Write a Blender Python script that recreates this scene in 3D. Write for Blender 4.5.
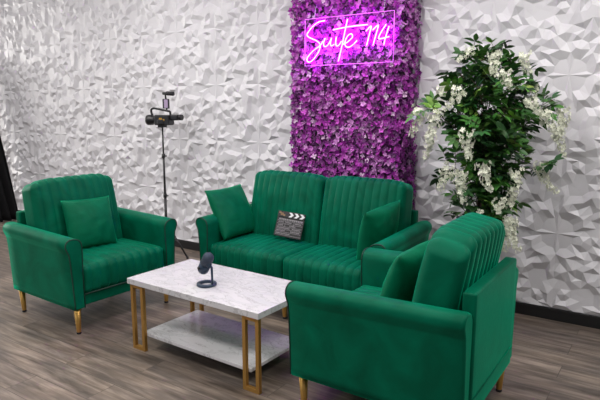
import bpy, bmesh, math, random
from mathutils import Vector, Matrix, noise
from mathutils.geometry import delaunay_2d_cdt
PI = math.pi
def R(a): return math.radians(a)
for o in list(bpy.data.objects): bpy.data.objects.remove(o)
SC = bpy.context.scene
COL = SC.collection

# ------------------------------------------------------------ camera, light, exposure
cam_data = bpy.data.cameras.new('camera'); cam = bpy.data.objects.new('camera', cam_data); COL.objects.link(cam)
cam_data.sensor_width = 36; cam_data.lens = 36 * 560 / 600; cam_data.clip_end = 100
cam.location = (0, 0, 1.5); cam.rotation_euler = (R(90 - 9.43), 0, R(34.05))
SC.camera = cam
w = bpy.data.worlds.new('world'); SC.world = w; w.use_nodes = True
w.node_tree.nodes['Background'].inputs[0].default_value = (0.80, 0.88, 1.0, 1)
w.node_tree.nodes['Background'].inputs[1].default_value = 0.11
SC.view_settings.view_transform = 'Standard'; SC.view_settings.look = 'None'
SC.view_settings.gamma = 1; SC.view_settings.use_curve_mapping = False
SC.view_settings.exposure = 0.0
def area(name, loc, rot, sx, sy, power, col=(1, 1, 1)):
    l = bpy.data.lights.new(name, 'AREA'); l.shape = 'RECTANGLE'; l.size = sx; l.size_y = sy
    l.energy = power; l.color = col
    o = bpy.data.objects.new(name, l); o.location = loc; o.rotation_euler = [R(a) for a in rot]; COL.objects.link(o)
    return o
CEIL = 3.3
# ceiling lamps of the room (behind and above the picture's top edge)
for i, (x, y, p) in enumerate([(-6.4, 2.7, 17), (-4.2, 2.7, 34), (-6.4, 0.4, 22), (-4.2, 0.4, 40), (-1.8, 2.7, 36), (-1.8, 0.4, 44), (0.6, 2.8, 50), (0.6, 0.4, 34), (-3.0, -2.0, 30)]):
    area('ceiling_lamp', (x, y, CEIL - 0.06), (0, 0, 0), 1.2, 0.6, p, (1.0, 0.97, 0.93))
# daylight from the windows of the side the photographer stands at
area('window_daylight', (-6.0, -3.6, 1.9), (80, 0, 0), 4.0, 2.0, 30, (0.82, 0.9, 1.0))

area('side_daylight', (-11.9, 1.9, 1.9), (0, -90, 0), 2.0, 3.2, 185, (1.0, 0.97, 0.93))

# ------------------------------------------------------------ materials
MATS = {}
def mat(name, col, rough=0.5, metal=0.0, sheen=0.0, sheen_tint=None, emis=None, es=0.0, bump=None, spec=0.5, coat=0, trans=0):
    m = bpy.data.materials.new(name); m.use_nodes = True; nt = m.node_tree; b = nt.nodes['Principled BSDF']
    b.inputs['Base Color'].default_value = (*col, 1); b.inputs['Roughness'].default_value = rough
    b.inputs['Metallic'].default_value = metal; b.inputs['Specular IOR Level'].default_value = spec
    if sheen:
        b.inputs['Sheen Weight'].default_value = sheen; b.inputs['Sheen Roughness'].default_value = 0.30
        b.inputs['Sheen Tint'].default_value = (*(sheen_tint or col), 1)
    if emis: b.inputs['Emission Color'].default_value = (*emis, 1); b.inputs['Emission Strength'].default_value = es
    if trans: b.inputs['Transmission Weight'].default_value = trans
    if coat: b.inputs['Coat Weight'].default_value = coat
    if bump:
        n = nt.nodes.new('ShaderNodeTexNoise'); n.inputs['Scale'].default_value = bump[0]; n.inputs['Detail'].default_value = 4
        tc = nt.nodes.new('ShaderNodeTexCoord'); nt.links.new(tc.outputs['Object'], n.inputs['Vector'])
        bp = nt.nodes.new('ShaderNodeBump'); bp.inputs['Strength'].default_value = bump[1]; bp.inputs['Distance'].default_value = 0.01
        nt.links.new(n.outputs['Fac'], bp.inputs['Height']); nt.links.new(bp.outputs['Normal'], b.inputs['Normal'])
    MATS[name] = m
    return m
def ramp_color(m, scale, c1, c2, p1=0.35, p2=0.65, detail=4, coord='Object', stretch=(1, 1, 1), tex=None, dist=0):
    nt = m.node_tree; b = nt.nodes['Principled BSDF']
    tc = nt.nodes.new('ShaderNodeTexCoord'); mp = nt.nodes.new('ShaderNodeMapping'); mp.inputs['Scale'].default_value = stretch
    n = nt.nodes.new('ShaderNodeTexNoise'); n.inputs['Scale'].default_value = scale; n.inputs['Detail'].default_value = detail
    n.inputs['Distortion'].default_value = dist
    r = nt.nodes.new('ShaderNodeValToRGB'); r.color_ramp.elements[0].position = p1; r.color_ramp.elements[1].position = p2
    r.color_ramp.elements[0].color = (*c1, 1); r.color_ramp.elements[1].color = (*c2, 1)
    nt.links.new(tc.outputs[coord], mp.inputs[0]); nt.links.new(mp.outputs[0], n.inputs['Vector'])
    nt.links.new(n.outputs['Fac'], r.inputs[0]); nt.links.new(r.outputs[0], b.inputs['Base Color'])
    return r

velvet = mat('green_velvet', (0.0, 0.12, 0.062), 0.5, sheen=0.85, sheen_tint=(0.0, 0.62, 0.33), spec=0.08, bump=(60, 0.08))
ramp_color(velvet, 5.0, (0.0, 0.080, 0.042), (0.0, 0.135, 0.073), 0.3, 0.7, dist=1.0)
velvet2 = mat('green_pillow_velvet', (0.0, 0.13, 0.06), 0.5, sheen=0.7, sheen_tint=(0.0, 0.60, 0.28), spec=0.08, bump=(90, 0.1))
ramp_color(velvet2, 7.0, (0.0, 0.095, 0.044), (0.002, 0.145, 0.070), 0.3, 0.7, dist=1.0)
piping = mat('dark_green_piping', (0.0, 0.030, 0.018), 0.6, sheen=0.05, sheen_tint=(0.0, 0.25, 0.15))
gold = mat('brushed_gold', (0.62, 0.36, 0.10), 0.36, metal=0.85)
goldt = mat('gold_paint', (0.50, 0.28, 0.075), 0.42, metal=0.7)
black = mat('black_plastic', (0.012, 0.012, 0.014), 0.4)
blackm = mat('matte_black', (0.02, 0.02, 0.022), 0.7)
navy = mat('dark_blue_metal', (0.030, 0.050, 0.085), 0.38, metal=0.3)
mesh_m = mat('mic_grille', (0.035, 0.052, 0.085), 0.5, metal=0.3, bump=(300, 0.6))
wallm = mat('white_gloss_panels', (0.69, 0.68, 0.715), 0.42, spec=0.5)
plain = mat('ceiling_white', (0.75, 0.75, 0.75), 0.9)
basem = mat('black_baseboard', (0.008, 0.008, 0.009), 0.45)
drapem = mat('black_fabric', (0.008, 0.008, 0.010), 0.85, sheen=0.1)

def floor_mat():
    m = mat('vinyl_planks', (0.2, 0.17, 0.15), 0.42, spec=0.4); nt = m.node_tree; b = nt.nodes['Principled BSDF']; L = nt.links
    def N(t): return nt.nodes.new(t)
    tc = N('ShaderNodeTexCoord')
    br = N('ShaderNodeTexBrick'); br.inputs['Scale'].default_value = 1; br.offset = 0.37
    br.inputs['Brick Width'].default_value = 1.22; br.inputs['Row Height'].default_value = 0.18
    br.inputs['Mortar Size'].default_value = 0.0022; br.inputs['Mortar Smooth'].default_value = 0.4
    br.inputs['Color1'].default_value = (0, 0, 0, 1); br.inputs['Color2'].default_value = (1, 1, 1, 1); br.inputs['Mortar'].default_value = (0.5, 0.5, 0.5, 1)
    L.new(tc.outputs['Object'], br.inputs['Vector'])
    sep = N('ShaderNodeSeparateColor'); L.new(br.outputs['Color'], sep.inputs[0])
    # each plank shifts the grain
    mul = N('ShaderNodeMath'); mul.operation = 'MULTIPLY'; mul.inputs[1].default_value = 37.0; L.new(sep.outputs[0], mul.inputs[0])
    cmb = N('ShaderNodeCombineXYZ'); L.new(mul.outputs[0], cmb.inputs[2])
    add = N('ShaderNodeVectorMath'); add.operation = 'ADD'; L.new(tc.outputs['Object'], add.inputs[0]); L.new(cmb.outputs[0], add.inputs[1])
    mp = N('ShaderNodeMapping'); mp.inputs['Scale'].default_value = (1.6, 16, 1); L.new(add.outputs[0], mp.inputs[0])
    g = N('ShaderNodeTexNoise'); g.inputs['Scale'].default_value = 1.6; g.inputs['Detail'].default_value = 7; g.inputs['Roughness'].default_value = 0.62; g.inputs['Distortion'].default_value = 0.5
    L.new(mp.outputs[0], g.inputs['Vector'])
    r = N('ShaderNodeValToRGB'); e = r.color_ramp.elements
    e[0].position = 0.30; e[0].color = (0.090, 0.072, 0.058, 1); e[1].position = 0.74; e[1].color = (0.34, 0.29, 0.25, 1)
    k = r.color_ramp.elements.new(0.5); k.color = (0.185, 0.153, 0.13, 1)
    L.new(g.outputs['Fac'], r.inputs[0])
    # cloudy patches and knots
    mp2 = N('ShaderNodeMapping'); mp2.inputs['Scale'].default_value = (1.5, 5, 1); L.new(add.outputs[0], mp2.inputs[0])
    g2 = N('ShaderNodeTexNoise'); g2.inputs['Scale'].default_value = 1.7; g2.inputs['Detail'].default_value = 3; L.new(mp2.outputs[0], g2.inputs['Vector'])
    r2 = N('ShaderNodeValToRGB'); r2.color_ramp.elements[0].position = 0.3; r2.color_ramp.elements[0].color = (0.55, 0.55, 0.57, 1); r2.color_ramp.elements[1].position = 0.7; r2.color_ramp.elements[1].color = (1.15, 1.09, 1.02, 1)
    L.new(g2.outputs['Fac'], r2.inputs[0])
    mx = N('ShaderNodeMix'); mx.data_type = 'RGBA'; mx.blend_type = 'MULTIPLY'; mx.inputs[0].default_value = 1
    L.new(r.outputs[0], mx.inputs[6]); L.new(r2.outputs[0], mx.inputs[7])
    # plank tone
    mr = N('ShaderNodeMapRange'); mr.inputs[3].default_value = 0.78; mr.inputs[4].default_value = 1.15; L.new(sep.outputs[0], mr.inputs[0])
    m3 = N('ShaderNodeVectorMath'); m3.operation = 'SCALE'; L.new(mx.outputs[2], m3.inputs[0]); L.new(mr.outputs[0], m3.inputs['Scale'])
    m4 = N('ShaderNodeMix'); m4.data_type = 'RGBA'; L.new(br.outputs['Fac'], m4.inputs[0]); L.new(m3.outputs[0], m4.inputs[6]); m4.inputs[7].default_value = (0.07, 0.058, 0.05, 1)
    L.new(m4.outputs[2], b.inputs['Base Color'])
    bp = N('ShaderNodeBump'); bp.inputs['Strength'].default_value = 0.12; bp.inputs['Distance'].default_value = 0.004; L.new(g.outputs['Fac'], bp.inputs['Height']); L.new(bp.outputs[0], b.inputs['Normal'])
    return m
floorm = floor_mat()

def marble_mat():
    m = mat('white_marble', (0.78, 0.77, 0.78), 0.22); nt = m.node_tree; b = nt.nodes['Principled BSDF']; L = nt.links
    tc = nt.nodes.new('ShaderNodeTexCoord')
    mp = nt.nodes.new('ShaderNodeMapping'); mp.inputs['Rotation'].default_value = (0, 0, 0.5); mp.inputs['Scale'].default_value = (1.3, 2.6, 1)
    L.new(tc.outputs['Object'], mp.inputs[0])
    n = nt.nodes.new('ShaderNodeTexNoise'); n.inputs['Scale'].default_value = 4.5; n.inputs['Detail'].default_value = 8; n.inputs['Distortion'].default_value = 1.6; n.inputs['Roughness'].default_value = 0.6
    L.new(mp.outputs[0], n.inputs['Vector'])
    r = nt.nodes.new('ShaderNodeValToRGB'); e = r.color_ramp.elements
    e[0].position = 0.3; e[0].color = (0.56, 0.56, 0.60, 1); e[1].position = 0.62; e[1].color = (0.63, 0.62, 0.645, 1)
    k = e.new(0.455); k.color = (0.60, 0.60, 0.62, 1); k = e.new(0.48); k.color = (0.42, 0.41, 0.43, 1); k = e.new(0.505); k.color = (0.615, 0.61, 0.63, 1)
    L.new(n.outputs['Fac'], r.inputs[0]); L.new(r.outputs[0], b.inputs['Base Color'])
    return m
marble = marble_mat()

# ------------------------------------------------------------ helpers
def link(name, bm, m, parent=None, smooth=False, loc=None, rot=None):
    me = bpy.data.meshes.new(name); bm.normal_update(); bm.to_mesh(me); bm.free()
    for mm in (m if isinstance(m, (list, tuple)) else [m]): me.materials.append(mm)
    if smooth:
        for p in me.polygons: p.use_smooth = True
    o = bpy.data.objects.new(name, me); COL.objects.link(o)
    if parent is not None: o.parent = parent
    if loc: o.location = loc
    if rot: o.rotation_euler = rot
    return o
def tag(o, label, cat, group=None):
    o['label'] = label; o['category'] = cat
    if group: o['group'] = group
    return o
def thing(name, label, cat, loc=(0, 0, 0), rotz=0, group=None):
    o = bpy.data.objects.new(name, None); COL.objects.link(o); o.empty_display_size = 0.1
    o.location = loc; o.rotation_euler = (0, 0, rotz)
    return tag(o, label, cat, group)
def struct(name, bm, m):
    o = link(name, bm, m); o['kind'] = 'structure'; return o
def bx(bm, x0, x1, y0, y1, z0, z1, bev=0.0, M=None, mi=0, segs=2):
    b2 = bmesh.new()
    r = bmesh.ops.create_cube(b2, size=1)
    bmesh.ops.scale(b2, vec=(x1 - x0, y1 - y0, z1 - z0), verts=b2.verts)
    bmesh.ops.translate(b2, vec=((x0 + x1) / 2, (y0 + y1) / 2, (z0 + z1) / 2), verts=b2.verts)
    if bev: bmesh.ops.bevel(b2, geom=b2.edges[:], offset=bev, segments=segs, affect='EDGES', profile=0.5)
    merge(bm, b2, M, mi)
def merge(bm, b2, M=None, mi=0):
    if M is not None: bmesh.ops.transform(b2, matrix=M, verts=b2.verts)
    vm = [bm.verts.new(v.co) for v in b2.verts]; b2.verts.index_update()
    for f in b2.faces:
        try:
            nf = bm.faces.new([vm[v.index] for v in f.verts]); nf.material_index = mi if mi is not None else f.material_index; nf.smooth = f.smooth
        except ValueError: pass
    b2.free()
def puffy(size, r, seg=0.02, fn=None):
    """box with rounded edges on a dense grid, centred on the origin; fn(p) moves each vertex"""
    bm = bmesh.new(); hx, hy, hz = [s / 2 for s in size]; H = (hx, hy, hz)
    def ticks(h, seg):
        n = max(2, int(round(2 * (h - r) / seg))); t = [-(h - r) + 2 * (h - r) * i / n for i in range(n + 1)]
        e = [h - r + r * math.tan(a * PI / 4 / 4) for a in (1, 2, 3, 4)]
        return [-x for x in reversed(e)] + t + e
    T = [ticks(h, s) for h, s in zip(H, seg if isinstance(seg, tuple) else (seg,) * 3)]; cache = {}
    def V(p):
        k = (round(p[0], 5), round(p[1], 5), round(p[2], 5))
        if k in cache: return cache[k]
        inner = Vector([max(-(h - r), min(h - r, c)) for c, h in zip(p, H)])
        d = Vector(p) - inner
        q = inner + (d.normalized() * r if d.length > 1e-9 else d)
        v = bm.verts.new(q); cache[k] = v; return v
    for ax in range(3):
        u, v = [(1, 2), (2, 0), (0, 1)][ax]
        for s in (-1, 1):
            for i in range(len(T[u]) - 1):
                for j in range(len(T[v]) - 1):
                    q = []
                    for a, b in ((i, j), (i + 1, j), (i + 1, j + 1), (i, j + 1)):
                        p = [0, 0, 0]; p[ax] = s * H[ax]; p[u] = T[u][a]; p[v] = T[v][b]; q.append(V(p))
                    if s < 0: q.reverse()
                    try: bm.faces.new(q)
                    except ValueError: pass
    if fn:
        for v in bm.verts: v.co = fn(v.co.copy())
    for f in bm.faces: f.smooth = True
    return bm
def tube(bm, pts, r, n=8, closed=False, cap=True, mi=0):
    pts = [Vector(p) for p in pts]; k = len(pts); rings = []
    rr = r if isinstance(r, (list, tuple)) else [r] * k
    prev = None
    for i, p in enumerate(pts):
        if closed: t = pts[(i + 1) % k] - pts[i - 1]
        else: t = pts[min(i + 1, k - 1)] - pts[max(i - 1, 0)]
        t.normalize()
        if prev is None:
            a = Vector((0, 0, 1)) if abs(t.z) < 0.9 else Vector((1, 0, 0)); nn = t.cross(a).normalized()
        else:
            nn = (prev - t * prev.dot(t)).normalized()
        prev = nn; b = t.cross(nn)
        rings.append([bm.verts.new(p + nn * (rr[i] * math.cos(2 * PI * j / n)) + b * (rr[i] * math.sin(2 * PI * j / n))) for j in range(n)])
    m = k if closed else k - 1
    for i in range(m):
        A, B = rings[i], rings[(i + 1) % k]
        for j in range(n):
            f = bm.faces.new([A[j], A[(j + 1) % n], B[(j + 1) % n], B[j]]); f.smooth = True; f.material_index = mi
    if cap and not closed:
        for rg, rev in ((rings[0], True), (rings[-1], False)):
            f = bm.faces.new(list(reversed(rg)) if rev else rg); f.material_index = mi
def lathe(bm, prof, n=24, M=None, mi=0):
    b2 = bmesh.new(); rings = []
    for r, z in prof:
        rings.append([b2.verts.new((max(r, 1e-4) * math.cos(2 * PI * j / n), max(r, 1e-4) * math.sin(2 * PI * j / n), z)) for j in range(n)])
    for i in range(len(rings) - 1):
        for j in range(n):
            f = b2.faces.new([rings[i][j], rings[i][(j + 1) % n], rings[i + 1][(j + 1) % n], rings[i + 1][j]]); f.smooth = True
    b2.faces.new(list(reversed(rings[0]))); b2.faces.new(rings[-1])
    merge(bm, b2, M, mi)

# ------------------------------------------------------------ room shell
WY = 4.17; XL, XR = -12.0, 2.4; YB = -4.0
bm = bmesh.new(); bx(bm, XL, XR, YB, WY + 0.1, -0.1, 0); struct('floor', bm, floorm)
bm = bmesh.new(); bx(bm, XL, XR, YB, WY + 0.1, CEIL, CEIL + 0.1); struct('ceiling', bm, plain)
bm = bmesh.new(); bx(bm, XL - 0.1, XL, YB, WY + 0.1, 0, CEIL); struct('wall_left', bm, plain)
# faceted relief panels
def panel_wall():
    rnd = random.Random(11)
    # one panel pattern on the unit square: star corners at (0,0) and (1,1)
    pts = []; hs = []
    def add(x, y, h): pts.append(Vector((x, y))); hs.append(h)
    edge = [0, 0.27, 0.40, 0.5, 0.60, 0.73, 1]; eh = [0.2, .45, 0.1, 0.3, 0.1, .45, 0.2]
    for t, h in zip(edge, eh):
        add(t, 0, h)
        add(t, 1, h)
    for t, h in list(zip(edge, eh))[1:-1]:
        add(0, t, h); add(1, t, h)
    for (cx, cy, s) in ((0, 0, 1), (1, 1, -1)):
        for a, rr, h in ((12, .20, 0), (22, .33, 1), (34, .22, .0), (45, .36, .9), (57, .21, 0), (69, .32, 1), (79, .2, 0)):
            add(cx + s * rr * math.cos(R(a)), cy + s * rr * math.sin(R(a)), h)
    tries = 0
    while len(pts) < 24 + 14 + 80 and tries < 20000:
        tries += 1
        p = Vector((rnd.uniform(0.05, 0.95), rnd.uniform(0.05, 0.95)))
        # elongated facets: distances squeezed along a swirling direction
        ok = True
        if p.length < 0.30 or (p - Vector((1, 1))).length < 0.30: continue
        d = (p if p.length < (p - Vector((1, 1))).length else p - Vector((1, 1))).normalized()
        for q in pts:
            e = p - q; l = e.dot(d); t = e.cross(d) if False else (e.x * d.y - e.y * d.x)
            if math.hypot(l * 0.62, t * 1.3) < 0.070: ok = False; break
        if ok: add(p.x, p.y, rnd.choice((0.0, 0.05, 0.15, 0.75, 0.9, 1.0)))
    vs, _, fs, ov, _, _ = delaunay_2d_cdt(pts, [], [], 0, 1e-5)
    hmap = [hs[o[0]] for o in ov]
    px, pz, dep = 0.526, 0.54, 0.027
    x_star, z0 = -0.65, 0.09
    bm = bmesh.new(); cache = {}
    def V(x, y, z):
        k = (round(x, 4), round(z, 4))
        if k not in cache: cache[k] = bm.verts.new((x, y, z))
        return cache[k]
    i0 = int(math.floor((XL - x_star) / px)); i1 = int(math.ceil((XR - x_star) / px))
    for i in range(i0, i1):
        for j in range(0, 6):
            star = ((i + j + 1) % 2 == 0)       # star lattice: (x_star, z0 + px*odd)
            for f in fs:
                vv = []
                for q in f:
                    x, y = vs[q].x, vs[q].y
                    for _ in range((0 if star else 1) + 2 * ((i * 7 + j * 3) // 2 % 2)): x, y = y, 1 - x   # the same panel, turned
                    vv.append((x_star + (i + x) * px, WY - hmap[q] * dep, z0 + (j + y) * pz))
                if max(v[2] for v in vv) > CEIL + 0.3: continue
                vv = [V(*v) for v in vv]
                try: bm.faces.new(vv)
                except ValueError: pass
    bmesh.ops.recalc_face_normals(bm, faces=bm.faces)
    # make the normals face the room (-Y)
    s = sum(f.normal.y for f in bm.faces)
    if s > 0: bmesh.ops.reverse_faces(bm, faces=bm.faces)
    # solid wall behind
    bx(bm, XL, XR, WY + 0.002, WY + 0.12, 0, CEIL)
    return bm
struct('wall_back', panel_wall(), wallm)
bm = bmesh.new(); bx(bm, XL, XR, WY - 0.016, WY, 0, 0.085, 0.003); struct('baseboard_back', bm, basem)

# ------------------------------------------------------------ seating
def outline(prof, d):
    """offset a closed 2D profile inward by d"""
    n = len(prof); out = []
    for i in range(n):
        a, b, c = Vector(prof[i - 1]), Vector(prof[i]), Vector(prof[(i + 1) % n])
        e1 = (b - a).normalized(); e2 = (c - b).normalized()
        nrm = Vector((-(e1.y + e2.y), e1.x + e2.x))
        if nrm.length < 1e-6: nrm = Vector((-e1.y, e1.x))
        nrm.normalize(); out.append(b + nrm * d)
    return out
def smooth_profile(ctrl, n=6):
    """Catmull-Rom through control points (closed); 'c' marks corners"""
    out = []; k = len(ctrl)
    for i in range(k):
        p0, p1, p2, p3 = ctrl[i - 1], ctrl[i], ctrl[(i + 1) % k], ctrl[(i + 2) % k]
        if p1[2] and p2[2]: out.append(p1[:2]); continue
        a = Vector(p1[:2]); b = Vector(p2[:2])
        t1 = (b - Vector(p0[:2])) * 0.5 if not p1[2] else (b - a) * 0.7
        t2 = (Vector(p3[:2]) - a) * 0.5 if not p2[2] else (b - a) * 0.7
        L = (b - a).length
        t1 = t1.normalized() * L; t2 = t2.normalized() * L
        for s in range(n):
            u = s / n; h00 = 2 * u**3 - 3 * u**2 + 1; h10 = u**3 - 2 * u**2 + u; h01 = -2 * u**3 + 3 * u**2; h11 = u**3 - u**2
            out.append(tuple(a * h00 + t1 * h10 + b * h01 + t2 * h11))
    return out
Z0, AZ = 0.185, 0.685
# arm section, x to the outer side, seen from the front (counter clockwise)
ARM = smooth_profile([(0, Z0, 1), (0.076, Z0, 1), (0.086, 0.40, 0), (0.098, 0.575, 0), (0.109, 0.605, 0), (0.119, 0.635, 0), (0.112, 0.664, 0), (0.088, 0.682, 0),
                      (0.045, 0.682, 0), (0.010, 0.664, 0), (-0.004, 0.625, 0), (0.0, 0.45, 1)], 5)
def arm_bm(side, D, y0, y1):
    bm = bmesh.new(); rings = []; r = 0.014
    ys = [(y0, r), (y0 + 0.004, r * 0.45), (y0 + r, 0)] + [(y0 + r + (y1 - y0 - 2 * r) * t / 8, 0) for t in range(1, 8)] + [(y1 - r, 0), (y1 - 0.004, r * 0.45), (y1, r)]
    for y, d in ys:
        loop = outline(ARM, d)
        rings.append([bm.verts.new((side * p[0], y + (0.0), p[1] - 0.020 * (1 - (y - y0) / (y1 - y0)) * max(0, min(1, (p[1] - 0.45) / 0.15)))) for p in loop])
    n = len(ARM)
    for a, b in zip(rings, rings[1:]):
        for j in range(n):
            f = bm.faces.new([a[j], a[(j + 1) % n], b[(j + 1) % n], b[j]]); f.smooth = True
    for rg in (rings[0], rings[-1]): bm.faces.new(rg)
    bmesh.ops.recalc_face_normals(bm, faces=bm.faces)
    return bm
def arm_piping(side, y):   # follows the lowered front of the arm
    bm = bmesh.new(); loop = outline(ARM, 0.004)
    # from inner bottom over the top to outer bottom
    n = len(loop); pts = [(side * p[0], y, p[1] - 0.020 * max(0, min(1, (p[1] - 0.45) / 0.15))) for p in loop[1:] + loop[:1]]
    tube(bm, pts, 0.004, 6); return bm
def grooves(x, x0, x1, n, depth, width=0.006):
    """stitched valleys between n rounded channels from x0 to x1"""
    t = (x - x0) / (x1 - x0) * n
    if t < 0.5 or t > n - 0.5: return 0
    return depth * (1 - abs(math.sin(PI * t)) ** 0.45)
def leg_bm(x, y, sx, sy):
    bm = bmesh.new()
    M = Matrix(((1, 0, sx, x), (0, 1, sy, y), (0, 0, 1, 0), (0, 0, 0, 1)))
    # tapered leg, splayed a little: shear about z
    M = Matrix.Translation((x, y, 0)) @ Matrix(((1, 0, -sx, 0), (0, 1, -sy, 0), (0, 0, 1, 0), (0, 0, 0, 1)))
    lathe(bm, [(0.0145, 0.014), (0.015, 0.016), (0.024, Z0 + 0.004)], 16, M)
    return bm, M
def seating(name, label, cat, W, D, nseat, nch, loc, rotz, front_legs, group=None, slump=0.045):
    t = thing(name, label, cat, loc, rotz, group)
    iw = W - 2 * 0.118                                   # clear width between the arms
    yf, yb = -D / 2, D / 2; xa = iw / 2
    for s in (-1, 1):
        bm = arm_bm(s, D, yf, yb - 0.01)
        bmesh.ops.translate(bm, vec=(s * xa, 0, 0), verts=bm.verts)
        a = link('armrest', bm, velvet, t)
        bm = arm_piping(s, yf + 0.003); bmesh.ops.translate(bm, vec=(s * xa, 0, 0), verts=bm.verts)
        p = link('piping', bm, piping, a, True); p['label'] = 'dark piping around the arm front'
    # lower rail
    n_all = nseat * nch
    def railfn(p):
        if p.y < 0:
            p.y += grooves(p.x, -iw / 2, iw / 2, n_all, 0.003)
        return p
    bm = puffy((iw + 0.03, D - 0.06, 0.085), 0.012, 0.012, railfn)
    bmesh.ops.translate(bm, vec=(0, 0.005, Z0 + 0.047), verts=bm.verts)
    rail = link('seat_rail', bm, velvet, t)
    bm = bmesh.new(); tube(bm, [(-xa, yf + 0.018, Z0 + 0.088), (xa, yf + 0.018, Z0 + 0.088)], 0.006, 6)
    link('piping', bm, piping, rail, True)
    # seat cushions
    cw = iw / nseat
    for k in range(nseat):
        def fn(p, cw=cw):
            u = p.x / (cw / 2); v = p.y / ((D - 0.2) / 2)
            zz = p.z / 0.085
            if p.z > 0: p.z += 0.022 * (1 - min(1, u * u) ** 1.5) * (1 - min(1, v * v) ** 2)
            g = grooves(p.x, -cw / 2, cw / 2, nch, 0.014)
            wz = max(0, min(1, (p.z - 0.03) / 0.04)); wf = max(0, min(1, (-p.y - (D - 0.2) / 2 + 0.05) / 0.04))
            if wf > 0: p.y -= 0.010 * (1 - zz * zz) * (1 - min(1, u * u) ** 3) * wf
            p.z -= g * wz; p.y += g * wf
            return p
        bm = puffy((cw - 0.004, D - 0.2, 0.19), 0.035, (0.0052, 0.02, 0.014), fn)
        bmesh.ops.translate(bm, vec=(-iw / 2 + cw * (k + 0.5), yf + 0.012 + (D - 0.2) / 2, Z0 + 0.088 + 0.095), verts=bm.verts)
        link('seat_cushion', bm, velvet, t)
    # back frame
    bm = puffy((iw + 0.012, 0.06, 0.75 - Z0), 0.012, 0.04)
    bmesh.ops.translate(bm, vec=(0, yb - 0.03, (0.75 + Z0) / 2), verts=bm.verts)
    bf = link('back_frame', bm, velvet, t)
    bm = bmesh.new(); tube(bm, [(-xa + 0.01, yb + 0.001, Z0 + 0.10), (xa - 0.01, yb + 0.001, Z0 + 0.10)], 0.0035, 6)
    link('piping', bm, velvet, bf, True)
    # back cushions
    H = 0.60; TH = 0.185
    for k in range(nseat):
        def fn(p, cw=cw):
            u = p.x / (cw / 2); v = p.z / (H / 2); th = p.y / (TH / 2)
            if p.y < 0: p.y -= 0.035 * (1 - min(1, abs(u)) ** 3) * (1 - min(1, abs(v)) ** 2.5)
            else: p.y += 0.014 * (1 - min(1, abs(u)) ** 3) * (1 - min(1, abs(v)) ** 3)
            g = grooves(p.x, -cw / 2, cw / 2, nch, 0.014)
            wf = max(0, min(1, (-p.y - 0.03) / 0.04)); wt = max(0, min(1, (p.z - H / 2 + 0.04) / 0.03)); wb = max(0, min(1, (p.y - 0.03) / 0.04))
            p.y += g * wf - g * wb * max(0, min(1, (p.z + 0.05) / 0.1)); p.z -= g * wt
            # soft top corners
            if p.z > H / 2 - 0.20 and abs(u) > 0.55: p.z -= slump * ((abs(u) - 0.55) / 0.45) ** 1.7 * ((p.z - H / 2 + 0.20) / 0.20)
            p.x *= 1 - 0.02 * max(0, v)
            return p
        bm = puffy((cw - 0.006, TH, H), 0.045, (0.0052, 0.02, 0.02), fn)
        M = Matrix.Translation((-iw / 2 + cw * (k + 0.5), yb - 0.185, 0.47 + H / 2 - 0.085)) @ Matrix.Rotation(R(-11), 4, 'X')
        bmesh.ops.transform(bm, matrix=M, verts=bm.verts)
        bc = link('back_cushion', bm, velvet, t)
    for (x, y, sx, sy) in front_legs:
        bm, M = leg_bm(x, y, sx, sy)
        lg = link('leg', bm, gold, t)
        bm = bmesh.new(); lathe(bm, [(0.0130, 0.0), (0.0155, 0.003), (0.0155, 0.014), (0.0135, 0.017)], 14, M)
        link('foot_cap', bm, blackm, lg)
    return t
AW, AD = 0.90, 0.80
alegs = [(sx * (AW / 2 - 0.085), sy * (AD / 2 - 0.05), -sx * 0.0, -sy * 0.0) for sx in (-1, 1) for sy in (-1, 1)]
def al(W, D, mid=False):
    L = [(sx * (W / 2 - 0.09), sy * (D / 2 - 0.055), -sx * 0.02, -sy * 0.02) for sx in (-1, 1) for sy in (-1, 1)]
    if mid: L += [(0, -(D / 2 - 0.055), 0, 0.05), (0, (D / 2 - 0.055), 0, -0.05)]
    return L
armL = seating('armchair', 'green velvet armchair on the left with a square cushion on its seat, front facing right', 'armchair', 0.93, 0.81, 1, 10,
               (-3.555, 2.505, 0), R(88), al(0.93, 0.81))
armR = seating('armchair', 'green velvet armchair seen from behind and side, nearest on the right', 'armchair', AW, 0.88, 1, 10,
               (-1.065, 2.545, 0), R(-90), al(AW, 0.88), None, 0.088)
sofa = seating('loveseat_sofa', 'two-seat green velvet sofa with channel tufting in front of the purple flower wall', 'sofa', 1.61, 0.79, 2, 11,
               (-2.237, 3.455, 0), 0, al(1.61, 0.79, True), None, 0.03)

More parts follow.
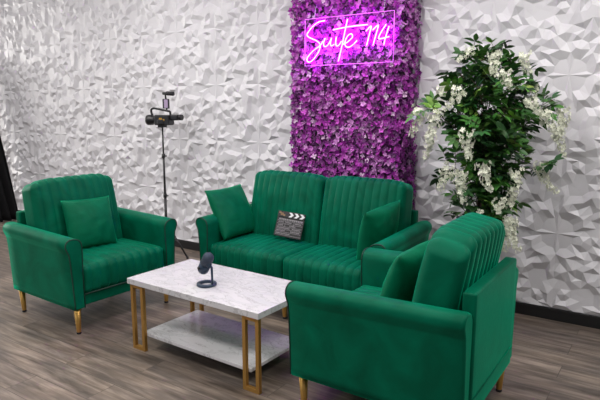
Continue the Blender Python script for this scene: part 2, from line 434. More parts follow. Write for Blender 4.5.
# throw pillows
def pillow(name, label, loc, rot, s=0.42, th=0.15, cat='pillow'):
    bm = bmesh.new(); n = 26; g = {}
    for side in (-1, 1):
        for i in range(n + 1):
            for j in range(n + 1):
                u = -1 + 2 * i / n; v = -1 + 2 * j / n
                if (i in (0, n) or j in (0, n)) and side == 1: g[1, i, j] = g[-1, i, j]; continue
                pin = 0.055
                x = u * (1 - pin * (1 - v * v)) * s / 2; z = v * (1 - pin * (1 - u * u)) * s / 2
                h = (max(0, 1 - u ** 2) * max(0, 1 - v ** 2)) ** 0.46
                wr = 0.006 * noise.noise(Vector((u * 3.1 + loc[0] * 7, v * 3.1, side * 2.0))) * h ** 0.5
                g[side, i, j] = bm.verts.new((x, side * (th / 2 * h + wr), z))
        for i in range(n):
            for j in range(n):
                q = [g[side, i, j], g[side, i + 1, j], g[side, i + 1, j + 1], g[side, i, j + 1]]
                if side == 1: q.reverse()
                f = bm.faces.new(q); f.smooth = True
    o = link(name, bm, velvet2)
    o.location = loc; o.rotation_mode = 'ZYX'
    m = Matrix.Rotation(rot[2], 4, 'Z') @ Matrix.Rotation(rot[0], 4, 'X') @ Matrix.Rotation(rot[1], 4, 'Y')
    o.rotation_mode = 'XYZ'; o.rotation_euler = m.to_euler()
    return tag(o, label, cat)
# rot = (lean, roll in its own plane, heading)
pillow('throw_pillow', 'square green velvet pillow upright on the seat of the left armchair', (-3.57, 2.50, 0.652), (R(-17), R(1), R(82)), 0.38)
pillow('throw_pillow', 'green velvet pillow leaning in the left corner of the sofa', (-2.945, 3.385, 0.668), (R(-27), R(-1), R(88)), 0.425)
pillow('throw_pillow', 'green velvet pillow leaning against the right arm of the sofa', (-1.66, 3.42, 0.655), (R(-15), R(7), R(-100)), 0.39, 0.17)
pillow('throw_pillow', 'dark green pillow inside the right armchair, half hidden by its back cushion', (-1.055, 2.50, 0.655), (R(-19), R(3), R(-93)), 0.39, 0.16)

# ------------------------------------------------------------ coffee table
tb = thing('coffee_table', 'white marble coffee table with lower shelf and gold frame legs', 'table', (-2.225, 2.425, 0), R(-1.2))
bm = bmesh.new(); bx(bm, -0.525, 0.525, -0.272, 0.272, 0.422, 0.458, 0.003); link('tabletop', bm, marble, tb)
bm = bmesh.new(); bx(bm, -0.44, 0.44, -0.2355, 0.2355, 0.095, 0.117, 0.003); link('shelf', bm, marble, tb)
for sx in (-1, 1):
    for sy in (-1, 1):
        bm = bmesh.new(); a, b, q = 0.502, 0.412, 0.0115
        yc = sy * 0.247
        for xx in (a, b): bx(bm, sx * xx - q, sx * xx + q, yc - q, yc + q, 0.0 , 0.422, 0.0015)
        for z in (q, 0.422 - q): bx(bm, min(sx * a, sx * b) + q, max(sx * a, sx * b) - q, yc - q, yc + q, z - q, z + q, 0.0015)
        link('leg', bm, goldt, tb)

# ------------------------------------------------------------ microphone on the table
mc = thing('desk_microphone', 'dark blue desktop microphone tilted on a ring stand, on the marble table', 'microphone', (-2.245, 2.335, 0.458), R(-15))
mc.scale = (1.1, 1.1, 1.1)
bm = bmesh.new(); b2 = bmesh.new()
for k, (r0, z0) in enumerate(((0.036, 0.0), (0.052, 0.0), (0.054, 0.003), (0.054, 0.011), (0.051, 0.015), (0.037, 0.015), (0.035, 0.011), (0.035, 0.003))):
    for j in range(36): b2.verts.new((r0 * math.cos(2 * PI * j / 36), r0 * math.sin(2 * PI * j / 36), z0))
b2.verts.ensure_lookup_table()
for k in range(8):
    for j in range(36):
        a, b = k * 36, ((k + 1) % 8) * 36
        f = b2.faces.new([b2.verts[a + j], b2.verts[a + (j + 1) % 36], b2.verts[b + (j + 1) % 36], b2.verts[b + j]]); f.smooth = k in (1, 3)
merge(bm, b2); bmesh.ops.recalc_face_normals(bm, faces=bm.faces); link('base_ring', bm, navy, mc)
bm = bmesh.new(); tube(bm, [(0.0435, 0.008, 0.010), (0.0435, 0.008, 0.06), (0.041, 0.008, 0.105), (0.034, 0.006, 0.118)], 0.0065, 10); link('pole', bm, navy, mc)
MM = Matrix.Translation((-0.004, 0.0, 0.120)) @ Matrix.Rotation(R(36), 4, 'Y')
bm = bmesh.new(); lathe(bm, [(0.012, -0.062), (0.026, -0.060), (0.031, -0.050), (0.031, 0.0)], 24, MM); body = link('microphone_body', bm, navy, mc)
bm = bmesh.new(); lathe(bm, [(0.030, 0.0), (0.030, 0.046), (0.027, 0.060), (0.018, 0.070), (0.006, 0.074)], 24, MM); link('grille', bm, mesh_m, mc)
bm = bmesh.new(); lathe(bm, [(0.008, 0.0), (0.009, 0.002), (0.009, 0.007), (0.006, 0.009)], 16, MM @ Matrix.Translation((0, -0.030, -0.03)) @ Matrix.Rotation(R(90), 4, 'X')); link('dial', bm, black, body)
for s in (-1, 1):
    bm = bmesh.new(); lathe(bm, [(0.007, 0.0), (0.014, 0.0015), (0.014, 0.012), (0.010, 0.014)], 18, Matrix.Translation((-0.004 + s * 0.028, 0, 0.118)) @ Matrix.Rotation(R(90 * s), 4, 'Y')); link('pivot_knob', bm, navy, mc)

# ------------------------------------------------------------ clapperboard
white = mat('white_print', (0.75, 0.76, 0.78), 0.5); greyp = mat('grey_print', (0.27, 0.25, 0.27), 0.6)
slate = mat('black_slate', (0.02, 0.018, 0.02), 0.45); brown = mat('tan_sticker', (0.28, 0.17, 0.09), 0.5)
cb = thing('clapperboard', 'black film clapperboard with white chevrons leaning on the sofa back', 'clapperboard')
cb.location = (-2.44, 3.43, 0.509); cb.rotation_euler = (R(-20), R(4), R(6))
bm = bmesh.new(); bx(bm, -0.118, 0.118, -0.004, 0.004, 0, 0.150, 0.0015); sl = link('slate_board', bm, slate, cb)
bm = bmesh.new(); bx(bm, -0.118, 0.118, -0.009, 0.006, 0.151, 0.196, 0.0015); st = link('clap_stick', bm, slate, cb)
bm = bmesh.new()
for x in (-0.022, 0.026, 0.074):
    for (p, q) in (((x, 0.155), (x + 0.020, 0.1735)), ((x, 0.192), (x + 0.020, 0.1735))):
        v = [bm.verts.new((a, -0.0096, b)) for a, b in ((p[0], p[1]), (p[0] + 0.024, p[1]), (q[0] + 0.024, q[1]), (q[0], q[1]))]
        bm.faces.new(v)
link('chevron_print', bm, white, st)['label'] = 'three white chevrons'
bm = bmesh.new(); rnd = random.Random(3)
for k in range(5):
    cx, cz = -0.108 + rnd.random() * 0.06, 0.158 + rnd.random() * 0.022
    bx(bm, cx, cx + 0.018, -0.0098, -0.0088, cz, cz + 0.012)
link('hinge_sticker', bm, brown, st)
bm = bmesh.new()
def strk(x0, x1, z0, z1): bx(bm, x0, x1, -0.0048, -0.0038, z0, z1)
x = -0.10
while x < 0.10:                                                  # lettering row
    wd = rnd.uniform(0.008, 0.015); strk(x, x + wd, 0.128, 0.140); x += wd + 0.004
for z in (0.121, 0.098, 0.076, 0.055, 0.034, 0.012): strk(-0.112, 0.112, z, z + 0.0025)
for x in (-0.04, 0.035): strk(x, x + 0.0025, 0.076, 0.121)
for (z, x0, x1) in ((0.108, -0.10, -0.06), (0.108, -0.03, 0.01), (0.108, 0.045, 0.09), (0.085, 0.0, 0.05), (0.085, -0.10, -0.055), (0.063, -0.105, 0.0), (0.063, 0.03, 0.10), (0.042, -0.105, -0.03), (0.042, 0.02, 0.09), (0.02, -0.105, 0.02)):
    x = x0
    while x < x1: wd = rnd.uniform(0.004, 0.010); strk(x, x + wd, z, z + 0.007); x += wd + 0.003
link('lettering', bm, greyp, sl)

# ------------------------------------------------------------ flower wall with neon sign
FX0, FX1, FY = -2.70, -1.725, 3.90
fw = thing('flower_wall', 'tall box column covered in purple and mauve blossoms behind the sofa', 'flower wall', ((FX0 + FX1) / 2, (FY + WY) / 2, 0))
cx, cy = fw.location.x, fw.location.y
backing = mat('dark_greenery', (0.05, 0.03, 0.05), 0.9)
bm = bmesh.new(); bx(bm, FX0 - cx + 0.03, FX1 - cx - 0.03, FY - cy + 0.03, WY - 0.022 - cy, 0.0, CEIL - 0.01); link('backing', bm, backing, fw)
petal = mat('purple_petals', (0.3, 0.03, 0.3), 0.5, sheen=0.3, sheen_tint=(0.9, 0.5, 0.9))
nt = petal.node_tree; at = nt.nodes.new('ShaderNodeVertexColor'); at.layer_name = 'Col'; nt.links.new(at.outputs[0], nt.nodes['Principled BSDF'].inputs['Base Color'])
petal.node_tree.nodes['Principled BSDF'].inputs['Subsurface Weight'].default_value = 0.0
def flower_cloud():
    rnd = random.Random(5); bm = bmesh.new(); cl = bm.loops.layers.float_color.new('Col')
    pal = [(0.38, 0.022, 0.38), (0.50, 0.06, 0.49), (0.24, 0.010, 0.26), (0.52, 0.20, 0.53), (0.48, 0.11, 0.48), (0.09, 0.006, 0.10), (0.62, 0.40, 0.62)]
    wts = [5, 4.5, 6, 2.2, 3.5, 5, 1.2]
    def blossom(P, N, s, col):
        # four or five rounded petals around a centre
        N = N.normalized(); a = N.orthogonal().normalized(); a.rotate(Matrix.Rotation(rnd.uniform(0, 6.28), 3, N)); b = N.cross(a)
        k = rnd.choice((4, 4, 5))
        c0 = bm.verts.new(P)
        for q in range(k):
            th = 2 * PI * q / k; d = a * math.cos(th) + b * math.sin(th); e = N.cross(d)
            lift = rnd.uniform(0.1, 0.65); f = 0.78 + rnd.random() * 0.4
            pts = [P + d * s * 0.55 + e * s * 0.42 + N * s * lift * 0.4, P + d * s * f + N * s * lift, P + d * s * 0.55 - e * s * 0.42 + N * s * lift * 0.4]
            vs = [c0] + [bm.verts.new(p) for p in pts]
            for tri in ((0, 3, 2), (0, 2, 1)):
                fc = bm.faces.new([vs[i] for i in tri])
                m = rnd.uniform(0.8, 1.2)
                for l in fc.loops: l[cl] = (*[min(1, c * m) for c in col], 1)
    step = 0.0245
    z = 0.02
    faces = [('f', FX1 - FX0), ('r', WY - FY - 0.02), ('l', WY - FY - 0.02)]
    while z < CEIL - 0.02:
        for kind, wdt in faces:
            u = 0
            while u < wdt:
                uu = u + rnd.uniform(-0.010, 0.010); zz = z + rnd.uniform(-0.010, 0.010); h = rnd.uniform(-0.020, 0.024)
                if kind == 'f': P = Vector((FX0 + uu, FY - h, zz)); N = Vector((0, -1, 0))
                elif kind == 'r': P = Vector((FX1 + h, FY + uu, zz)); N = Vector((1, 0, 0))
                else: P = Vector((FX0 - h, FY + uu, zz)); N = Vector((-1, 0, 0))
                P.x -= cx; P.y -= cy
                N = N + Vector((rnd.gauss(0, 0.45), rnd.gauss(0, 0.45), rnd.gauss(0.1, 0.45)))
                if kind == 'f' and N.y > -0.2: N.y = -0.3
                big = noise.noise(Vector((P.x * 5, P.z * 5, 1)))
                col = rnd.choices(pal, wts)[0]
                if big > 0.2 and rnd.random() < 0.4: col = pal[3]
                blossom(P, N, rnd.uniform(0.018, 0.028), col)
                u += step
        z += step
    return bm
fo = link('blossoms', flower_cloud(), petal, fw); fo['kind'] = 'stuff'

# neon sign: strokes digitised on its acrylic sheet
NX0, NX1, NZ0, NZ1, NY = -2.555, -1.785, 1.825, 2.185, 3.845
tubem = mat('neon_tube', (1, 0.8, 1), 0.4, emis=(0.60, 0.008, 1.0), es=62)
edgem = mat('neon_edge', (0.9, 0.3, 0.9), 0.4, emis=(0.8, 0.12, 1.0), es=1.2)
acr = bpy.data.materials.new('clear_acrylic'); acr.use_nodes = True
nt = acr.node_tree; nt.nodes.clear(); ou = nt.nodes.new('ShaderNodeOutputMaterial'); mx = nt.nodes.new('ShaderNodeMixShader'); tr = nt.nodes.new('ShaderNodeBsdfTransparent'); gl = nt.nodes.new('ShaderNodeBsdfGlossy'); gl.inputs['Roughness'].default_value = 0.05
mx.inputs[0].default_value = 0.008; nt.links.new(tr.outputs[0], mx.inputs[1]); nt.links.new(gl.outputs[0], mx.inputs[2]); nt.links.new(mx.outputs[0], ou.inputs[0])
ns = thing('neon_sign', 'glowing magenta neon sign in script lettering mounted on the flower wall', 'neon sign', ((NX0 + NX1) / 2, NY, NZ0))
def N2(px, py):      # drawing coordinates 0..600 x 0..400 of the lettering sheet
    # the sheet's corners in drawing units (a perspective quad)
    TL, TR, BR, BL = (72, 105), (518, 62), (510, 318), (75, 345)
    u, v = 0.5, 0.5
    for _ in range(20):
        X = (1-u)*(1-v)*TL[0] + u*(1-v)*TR[0] + u*v*BR[0] + (1-u)*v*BL[0]; Y = (1-u)*(1-v)*TL[1] + u*(1-v)*TR[1] + u*v*BR[1] + (1-u)*v*BL[1]
        u += (px - X) / 440; v += (py - Y) / 245
    return Vector(((u - 0.5) * (NX1 - NX0), 0, (1 - v) * (NZ1 - NZ0)))
def cr(pts, n=5):
    out = []
    for i in range(len(pts) - 1):
        p0, p1, p2, p3 = pts[max(i - 1, 0)], pts[i], pts[i + 1], pts[min(i + 2, len(pts) - 1)]
        for s in range(n):
            t = s / n
            out.append(0.5 * ((2 * p1) + (-p0 + p2) * t + (2 * p0 - 5 * p1 + 4 * p2 - p3) * t * t + (-p0 + 3 * p1 - 3 * p2 + p3) * t ** 3))
    out.append(pts[-1]); return out
strokes = {
 'letter_s': [(182, 112), (150, 118), (118, 140), (92, 172), (88, 188), (104, 200), (135, 212), (155, 228), (158, 248), (145, 280), (118, 315), (98, 325), (88, 315), (95, 295), (122, 265), (158, 238), (172, 215)],
 'letter_u': [(184, 200), (176, 225), (180, 243), (196, 238), (212, 212), (217, 198), (212, 225), (216, 240), (230, 232)],
 'letter_i': [(242, 192), (238, 225), (244, 240), (256, 234), (268, 215)],
 'letter_t': [(298, 103), (286, 160), (268, 250), (252, 320)],
 'crossbar': [(225, 158), (300, 143), (395, 132)],
 'letter_e': [(272, 232), (295, 222), (322, 195), (316, 178), (298, 190), (285, 220), (290, 242), (308, 245), (330, 228), (345, 212)],
 'digit_one': [(388, 165), (412, 140), (404, 180), (390, 240)],
 'digit_one_b': [(420, 160), (446, 134), (436, 178), (420, 238)],
 'digit_four': [(482, 132), (462, 165), (447, 200), (470, 200), (496, 192)],
 'digit_four_b': [(496, 140), (482, 185), (470, 236)],
}
bm = bmesh.new(); bx(bm, -(NX1 - NX0) / 2, (NX1 - NX0) / 2, 0.006, 0.011, 0, NZ1 - NZ0, 0); ac = link('acrylic_sheet', bm, acr, ns)
bm = bmesh.new(); hw = (NX1 - NX0) / 2; hh = NZ1 - NZ0
tube(bm, [(-hw, 0.0085, 0), (hw, 0.0085, 0)], 0.002, 6); tube(bm, [(hw, 0.0085, 0), (hw, 0.0085, hh)], 0.002, 6)
tube(bm, [(hw, 0.0085, hh), (-hw, 0.0085, hh)], 0.002, 6); tube(bm, [(-hw, 0.0085, hh), (-hw, 0.0085, 0)], 0.002, 6)
link('lit_edge', bm, edgem, ns)['label'] = 'thin glowing rectangular outline'
def letter(name, ks):
    bm = bmesh.new()
    for k in ks: tube(bm, cr([N2(*p) for p in strokes[k]]), 0.005, 8)
    link(name, bm, tubem, ns)
letter('letter', ['letter_s']); letter('letter', ['letter_u']); letter('letter', ['letter_i']); letter('letter', ['letter_t', 'crossbar']); letter('letter', ['letter_e'])
letter('digit', ['digit_one']); letter('digit', ['digit_one_b']); letter('digit', ['digit_four', 'digit_four_b'])
for fx in (-0.30, 0.30):
    bm = bmesh.new(); tube(bm, [(fx, 0.009, NZ1 - NZ0), (fx, 0.035, NZ1 - NZ0 + 0.10)], 0.0015, 5)
    link('hanging_wire', bm, white, ns)

# ------------------------------------------------------------ camera rig on a light stand
SX, SY = -4.25, 3.86
ls = thing('light_stand', 'thin black tripod light stand by the white wall', 'stand', (SX, SY, 0))
bm = bmesh.new(); tube(bm, [(0, 0, 0.10), (0, 0, 0.62)], 0.014, 12); pl = link('pole', bm, black, ls)
bm = bmesh.new(); tube(bm, [(0, 0, 0.60), (0, 0, 1.02)], 0.011, 12); link('pole', bm, black, ls)
bm = bmesh.new(); tube(bm, [(0, 0, 1.0), (0, 0, 1.30)], 0.0085, 12); link('pole', bm, black, ls)
for z in (0.62, 1.02):
    bm = bmesh.new(); tube(bm, [(0, 0, z - 0.02), (0, 0, z + 0.02)], 0.018, 12); bx(bm, 0.012, 0.045, -0.006, 0.006, z - 0.006, z + 0.006, 0.002); link('clamp_collar', bm, black, ls)
bm = bmesh.new(); tube(bm, [(0, 0, 0.30), (0, 0, 0.345)], 0.020, 12); link('leg_hub', bm, black, ls)
for a in (3, 123, 243):
    d = Vector((math.cos(R(a)), math.sin(R(a)), 0))
    bm = bmesh.new(); tube(bm, [d * 0.02 + Vector((0, 0, 0.325)), d * 0.272 + Vector((0, 0, 0.012))], 0.0085, 8)
    tube(bm, [d * 0.012 + Vector((0, 0, 0.12)), d * 0.14 + Vector((0, 0, 0.172))], 0.005, 6)
    lg = link('leg', bm, black, ls)
    bm = bmesh.new(); lathe(bm, [(0.010, 0), (0.0125, 0.003), (0.011, 0.024)], 10, Matrix.Translation(d * 0.272)); link('rubber_foot', bm, blackm, lg)
rig = thing('video_camera', 'black camera rig with handle, small screen and top microphone on the stand', 'camera', (SX, SY, 1.30), R(18))
rig.scale = (1.05, 1.3, 1.08)
lens_m = mat('lens_glass', (0.02, 0.02, 0.05), 0.08, coat=1); yel = mat('yellow_grip', (0.45, 0.25, 0.02), 0.5); lil = mat('phone_screen', (0.42, 0.32, 0.48), 0.25)
bm = bmesh.new(); bx(bm, -0.03, 0.03, -0.03, 0.03, 0.0, 0.022, 0.004); link('mount_plate', bm, black, rig)
bm = bmesh.new(); bx(bm, -0.055, 0.10, -0.045, 0.045, 0.022, 0.115, 0.010); bx(bm, -0.02, 0.05, -0.052, 0.0, 0.03, 0.075, 0.008); bd = link('camera_body', bm, black, rig)
bm = bmesh.new(); bx(bm, 0.0, 0.032, -0.0475, -0.044, 0.040, 0.088, 0.001); bx(bm, 0.040, 0.055, -0.0475, -0.044, 0.06, 0.078, 0.001); link('screen_flap', bm, yel, bd)['label'] = 'small yellow patch'
bm = bmesh.new(); MY = Matrix.Rotation(R(-90), 4, 'Y')
lathe(bm, [(0.034, 0.0), (0.036, 0.03), (0.046, 0.05), (0.048, 0.075), (0.048, 0.095), (0.040, 0.096), (0.036, 0.085)], 24, Matrix.Translation((-0.05, 0, 0.068)) @ MY); ln = link('lens', bm, black, rig)
bm = bmesh.new(); lathe(bm, [(0.038, 0), (0.03, 0.006), (0.01, 0.009)], 24, Matrix.Translation((-0.134, 0, 0.068)) @ MY); link('lens_glass', bm, lens_m, ln)
bm = bmesh.new(); bx(bm, 0.10, 0.18, -0.03, 0.03, 0.065, 0.118, 0.012); lathe(bm, [(0.018, 0), (0.026, 0.01), (0.026, 0.035)], 16, Matrix.Translation((0.175, 0, 0.092)) @ Matrix.Rotation(R(90), 4, 'Y')); link('viewfinder', bm, black, rig)
bm = bmesh.new(); tube(bm, cr([Vector(p) for p in ((-0.10, 0, 0.11), (-0.112, 0, 0.15), (-0.095, 0, 0.172), (-0.04, 0, 0.168), (0.06, 0, 0.150), (0.085, 0, 0.142), (0.09, 0, 0.11))], 4), 0.010, 8); link('top_handle', bm, black, rig)
bm = bmesh.new(); tube(bm, [(0.055, 0, 0.145), (0.052, 0, 0.175)], 0.008, 8); link('hinge_arm', bm, black, rig)
bm = bmesh.new(); bx(bm, 0.018, 0.078, -0.012, 0.012, 0.172, 0.258, 0.004); mo = link('monitor', bm, black, rig)
bm = bmesh.new(); bx(bm, 0.036, 0.074, -0.0135, -0.0115, 0.178, 0.252, 0.0005); link('screen', bm, lil, mo)
bm = bmesh.new(); tube(bm, [(0.048, 0, 0.255), (0.044, 0, 0.30)], 0.008, 8); link('microphone_mount', bm, black, rig)
bm = bmesh.new(); tube(bm, [(0.02, 0, 0.306), (0.05, 0, 0.307), (0.06, 0, 0.307), (0.13, 0, 0.302)], [0.013, 0.013, 0.019, 0.018], 12); link('top_microphone', bm, blackm, rig)

# ------------------------------------------------------------ artificial flowering tree
PX, PY = -1.03, 3.62
pt = thing('artificial_wisteria_tree', 'tall artificial tree with dark leaves and white hanging blossoms behind the right armchair', 'plant', (PX, PY, 0))
leafm = mat('leaf_green', (0.03, 0.09, 0.02), 0.45, spec=0.4)
nt = leafm.node_tree; at = nt.nodes.new('ShaderNodeVertexColor'); at.layer_name = 'Col'; nt.links.new(at.outputs[0], nt.nodes['Principled BSDF'].inputs['Base Color'])
barkm = mat('bark', (0.07, 0.045, 0.03), 0.85, bump=(40, 0.6)); potm = mat('black_pot', (0.02, 0.02, 0.02), 0.5); soilm = mat('moss', (0.05, 0.06, 0.02), 0.95)
blom = mat('white_blossom', (0.80, 0.82, 0.68), 0.6)
bm = bmesh.new(); lathe(bm, [(0.085, 0), (0.10, 0.004), (0.125, 0.20), (0.132, 0.205), (0.132, 0.22), (0.118, 0.22), (0.112, 0.19)], 28); link('pot', bm, potm, pt)
bm = bmesh.new(); lathe(bm, [(0.11, 0.185), (0.09, 0.197), (0.02, 0.203)], 20); link('moss', bm, soilm, pt)
rp = random.Random(21)
bm = bmesh.new()
for k in range(4):
    a0 = k * PI / 2; pts = []
    for i in range(14):
        t = i / 13; a = a0 + t * 4; rr = 0.024 * (1 - 0.4 * t)
        pts.append((rr * math.cos(a), rr * math.sin(a), 0.18 + 1.3 * t))
    tube(bm, pts, [0.013 - 0.006 * i / 13 for i in range(14)], 7)
link('trunk', bm, barkm, pt)
# the directions across and towards the photographer, used only to spread branches all round the tree
ex = Vector((0.83, 0.56, 0)); ey = Vector((0.56, -0.83, 0)); ez = Vector((0, 0, 1))
def S(u, v, dd=0): return ex * u + ey * dd + ez * v
# sprays: (tip across, tip height, depth, base height)
# (tip across, tip height, depth, base height, leaf density)
sprays = [(-0.42, 1.50, .10, 1.25, .6), (-0.26, 1.56, -.05, 1.3, .8), (-0.20, 1.70, .08, 1.4, 1), (-0.10, 1.82, -.05, 1.5, 1), (0.0, 1.85, .06, 1.5, 1), (0.09, 1.83, -.06, 1.45, 1), (0.17, 1.74, .08, 1.4, 1),
          (0.26, 1.60, 0.05, 1.3, .8), (0.46, 1.55, -.04, 1.3, .5), (0.34, 1.50, .10, 1.25, .6), (0.36, 1.12, .08, 1.05, .5), (0.24, 1.14, .02, 1.0, .7), (0.14, 1.25, .2, 1.0, 1), (-0.14, 1.34, .15, 1.1, 1),
          (-0.24, 1.13, .04, 1.0, .7), (-0.16, 1.0, .10, 0.85, .8), (-0.13, 0.86, -.04, 0.7, .9), (0.10, 0.92, .10, 0.75, 1), (0.14, 0.78, 0, 0.65, 1), (-0.10, 0.72, .08, 0.6, 1), (0.02, 1.1, .16, 0.85, 1),
          (0.05, 1.5, .20, 1.15, 1.3), (-0.08, 1.38, .2, 1.05, 1.3), (0.08, 1.35, .2, 1.0, 1.3), (0.0, 0.9, .14, 0.7, 1.2), (-0.1, 1.62, .16, 1.3, 1.2), (0.1, 1.64, .15, 1.35, 1.2), (0.08, 1.02, .12, .8, 1.2), (-0.04, 1.2, .15, .95, 1.2),
          (-0.16, 1.48, .05, 1.2, 1.2), (0.16, 1.45, .06, 1.15, 1.2), (-0.18, 1.44, -.2, 1.1, 1), (0.18, 1.45, -.22, 1.1, 1), (0.0, 1.25, -.2, 0.9, 1), (0.05, 1.68, -.18, 1.3, 1), (0.0, 0.95, -.14, 0.7, 1), (0.02, 0.75, .1, 0.6, 1), (0.06, 0.62, .02, .5, 1), (-0.05, 0.6, -.04, .45, 1)]
lb = bmesh.new(); lc = lb.loops.layers.float_color.new('Col'); tw = bmesh.new()
greens = [(0.045, 0.15, 0.025), (0.065, 0.20, 0.035), (0.025, 0.08, 0.02), (0.03, 0.11, 0.032), (0.20, 0.40, 0.07), (0.010, 0.036, 0.012)]
def leaf(P, d, n, L, col):
    d = d.normalized(); s = d.cross(n).normalized(); n = s.cross(d)
    W = L * 0.235
    cs = [P]; mid = [P + d * L * 0.3 - n * L * 0.02, P + d * L * 0.65 - n * L * 0.05, P + d * L - n * L * 0.14]
    lft = [P + d * L * 0.22 + s * W * 0.75 + n * L * .03, P + d * L * 0.5 + s * W + n * L * .02, P + d * L * 0.8 + s * W * 0.55 - n * L * .04]
    rgt = [p - s * 2 * ((p - P).dot(s)) for p in lft]
    v0 = lb.verts.new(P); m = [lb.verts.new(p) for p in mid]; l = [lb.verts.new(p) for p in lft]; r = [lb.verts.new(p) for p in rgt]
    for q in ((v0, l[0], m[0]), (v0, m[0], r[0]), (l[0], l[1], m[1], m[0]), (m[0], m[1], r[1], r[0]), (l[1], l[2], m[2], m[1]), (m[1], m[2], r[2], r[1])):
        f = lb.faces.new(q); f.smooth = True
        for lp in f.loops: lp[lc] = (*col, 1)
tips = []
for (u, v, dd, bz, den) in sprays:
    B = Vector((0, 0, bz - 0.08)); T = S(u * 0.97, v, dd); Cc = (B + T) / 2 + Vector((0, 0, 0.10)) + S(u * .1, 0, dd * .1)
    pts = []
    for i in range(9):
        t = i / 8; pts.append(B * (1 - t) ** 2 + Cc * 2 * t * (1 - t) + T * t * t)
    tube(tw, pts, [0.004 - 0.0003 * i for i in range(9)], 5)
    tips.append((T, pts))
    nl = int((7 + int(5 * (T - B).length / 0.25)) * den)
    for i in range(nl):
        t = 0.22 + 0.78 * (i + rp.random()) / nl
        k = min(7, int(t * 8)); fr = t * 8 - k; P = pts[k].lerp(pts[k + 1], min(1, fr)); dr = (pts[k + 1] - pts[k]).normalized()
        # a leaflet group: sub-twig with opposite leaves
        ang = rp.uniform(0, 2 * PI); o = dr.orthogonal().normalized(); o.rotate(Matrix.Rotation(ang, 3, dr))
        sub = (dr * 0.55 + o).normalized(); sub.z += rp.uniform(-0.15, 0.25); sub.normalize()
        Ls = rp.uniform(0.07, 0.12); E2 = P + sub * Ls; tube(tw, [P, E2], 0.0015, 4)
        c = rp.choices(greens, [5, 4, 4, 3, 1.5, 2.5])[0]; nn = Vector((rp.gauss(0, .6), rp.gauss(0, .6), 1)); 
        for q in range(3):
            PP = P + sub * Ls * (0.35 + 0.32 * q); sd = sub.cross(nn).normalized()
            for sg in (-1, 1):
                cc = tuple(x * rp.uniform(0.8, 1.25) for x in c)
                leaf(PP, sub * 0.6 + sd * sg + Vector((0, 0, rp.uniform(-.5, .3))), nn, rp.uniform(0.05, 0.076), cc)
        leaf(E2, sub + Vector((0, 0, -.15)), nn, rp.uniform(0.06, 0.085), c)
link('twigs', tw, barkm, pt)
fl = link('foliage', lb, leafm, pt)
# hanging racemes of white blossoms: (across, top height, depth, length, curve across)
rac = [(-0.44, 1.49, .10, .17, -.05), (-0.35, 1.47, .14, .17, -.02), (-0.22, 1.60, .16, .12, -.10), (-0.19, 1.36, .26, .17, .02), (-0.27, 1.14, .14, .15, -.04), (-0.20, 1.12, .2, .2, .03),
       (-0.09, 1.17, .28, .16, .05), (0.12, 1.13, .24, .24, -.03), (0.08, 1.83, .0, .17, .05), (-0.02, 1.82, .16, .14, .0), (-0.12, 1.86, .05, .08, -.10), (0.17, 1.82, .1, .12, .05),
       (0.17, 1.55, .26, .12, .12), (0.28, 1.47, .20, .14, .12), (0.47, 1.49, .04, .17, -.01), (0.40, 1.42, .12, .22, .06), (0.33, 1.16, .08, .20, .12), (0.10, 0.84, .22, .22, .08),
       (0.14, 0.80, .16, .2, -.04), (-0.10, 0.86, .2, .10, 0), (0.02, 0.95, .27, .08, .0), (0.22, 1.62, .14, .10, .02), (-0.3, 1.33, -.2, .18, -.03), (0.2, 1.4, -.28, .18, .03), (0.0, 1.15, -.3, .18, 0), (-0.28, 1.62, .02, .12, -.04), (0.02, 1.70, .24, .1, .05)]
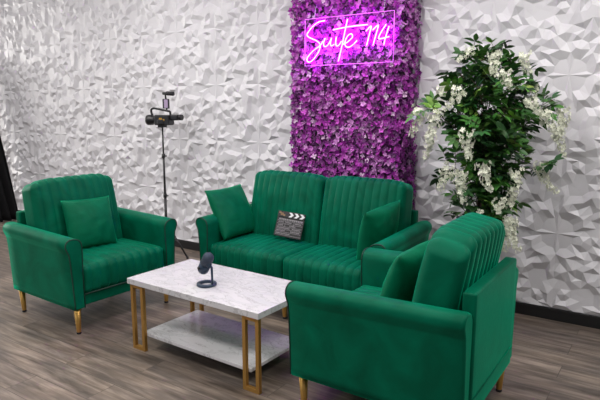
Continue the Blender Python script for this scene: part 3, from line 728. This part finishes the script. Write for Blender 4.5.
for (u, v, dd, L, cu) in rac:
    bm = bmesh.new(); n = int(L / 0.0026)
    A = S(u, v, dd)
    stem = [A + S(cu * t * t * 1.0, -L * t, 0) for t in [i / 6 for i in range(7)]]
    tube(bm, stem, 0.0014, 4)
    for i in range(n):
        t = (i + rp.random()) / n; k = min(5, int(t * 6)); P = stem[k].lerp(stem[k + 1], t * 6 - k)
        rad = 0.046 * (1 - 0.6 * t) * rp.uniform(0.5, 1.1); a = rp.uniform(0, 2 * PI)
        d = Vector((math.cos(a), math.sin(a), rp.uniform(-0.5, 0.5))); P = P + d * rad
        s = rp.uniform(0.011, 0.018) * (1 - 0.35 * t); N = d.normalized(); aa = N.orthogonal().normalized(); bb = N.cross(aa)
        c0 = bm.verts.new(P)
        for q in range(4):
            th = q * PI / 2 + a; e = aa * math.cos(th) + bb * math.sin(th); g = N.cross(e)
            v1 = bm.verts.new(P + e * s * 0.7 + g * s * 0.5 + N * s * 0.3); v2 = bm.verts.new(P + e * s * 1.15 + N * s * 0.2); v3 = bm.verts.new(P + e * s * 0.7 - g * s * 0.5 + N * s * 0.3)
            bm.faces.new((c0, v3, v2, v1))
    link('blossom_cluster', bm, blom, pt)

# ------------------------------------------------------------ black drape leaning at the far left end
bm = bmesh.new(); ny, nz = 60, 24; grid = []
for i in range(ny + 1):
    row = []
    for j in range(nz + 1):
        y = 3.66 + (4.07 - 3.66) * i / ny; z = 0.004 + 2.02 * j / nz; t = j / nz
        fold = (0.03 + 0.025 * (1 - t)) * math.sin(y * 60 + 0.8 * math.sin(t * 3)) + 0.02 * math.sin(y * 13)
        row.append(bm.verts.new((-7.33 - 0.65 * t + fold, y, z)))
    grid.append(row)
for i in range(ny):
    for j in range(nz):
        f = bm.faces.new([grid[i][j], grid[i + 1][j], grid[i + 1][j + 1], grid[i][j + 1]]); f.smooth = True
bmesh.ops.solidify(bm, geom=bm.faces[:], thickness=0.006)
dr = thing('black_backdrop', 'black draped fabric backdrop standing at the left end of the white wall', 'backdrop', (-7.6, 3.3, 0))
fab = link('fabric', bm, drapem, dr); fab.location = (7.6, -3.3, 0)
bm = bmesh.new(); tube(bm, [(-8.00 + 7.6, 3.62 - 3.3, 2.03), (-8.00 + 7.6, 4.12 - 3.3, 2.03)], 0.016, 10); link('crossbar', bm, black, dr)
for y in (3.64, 4.10):
    bm = bmesh.new(); tube(bm, [(-8.04 + 7.6, y - 3.3, 0.0), (-8.00 + 7.6, y - 3.3, 2.07)], 0.016, 10); link('post', bm, black, dr)
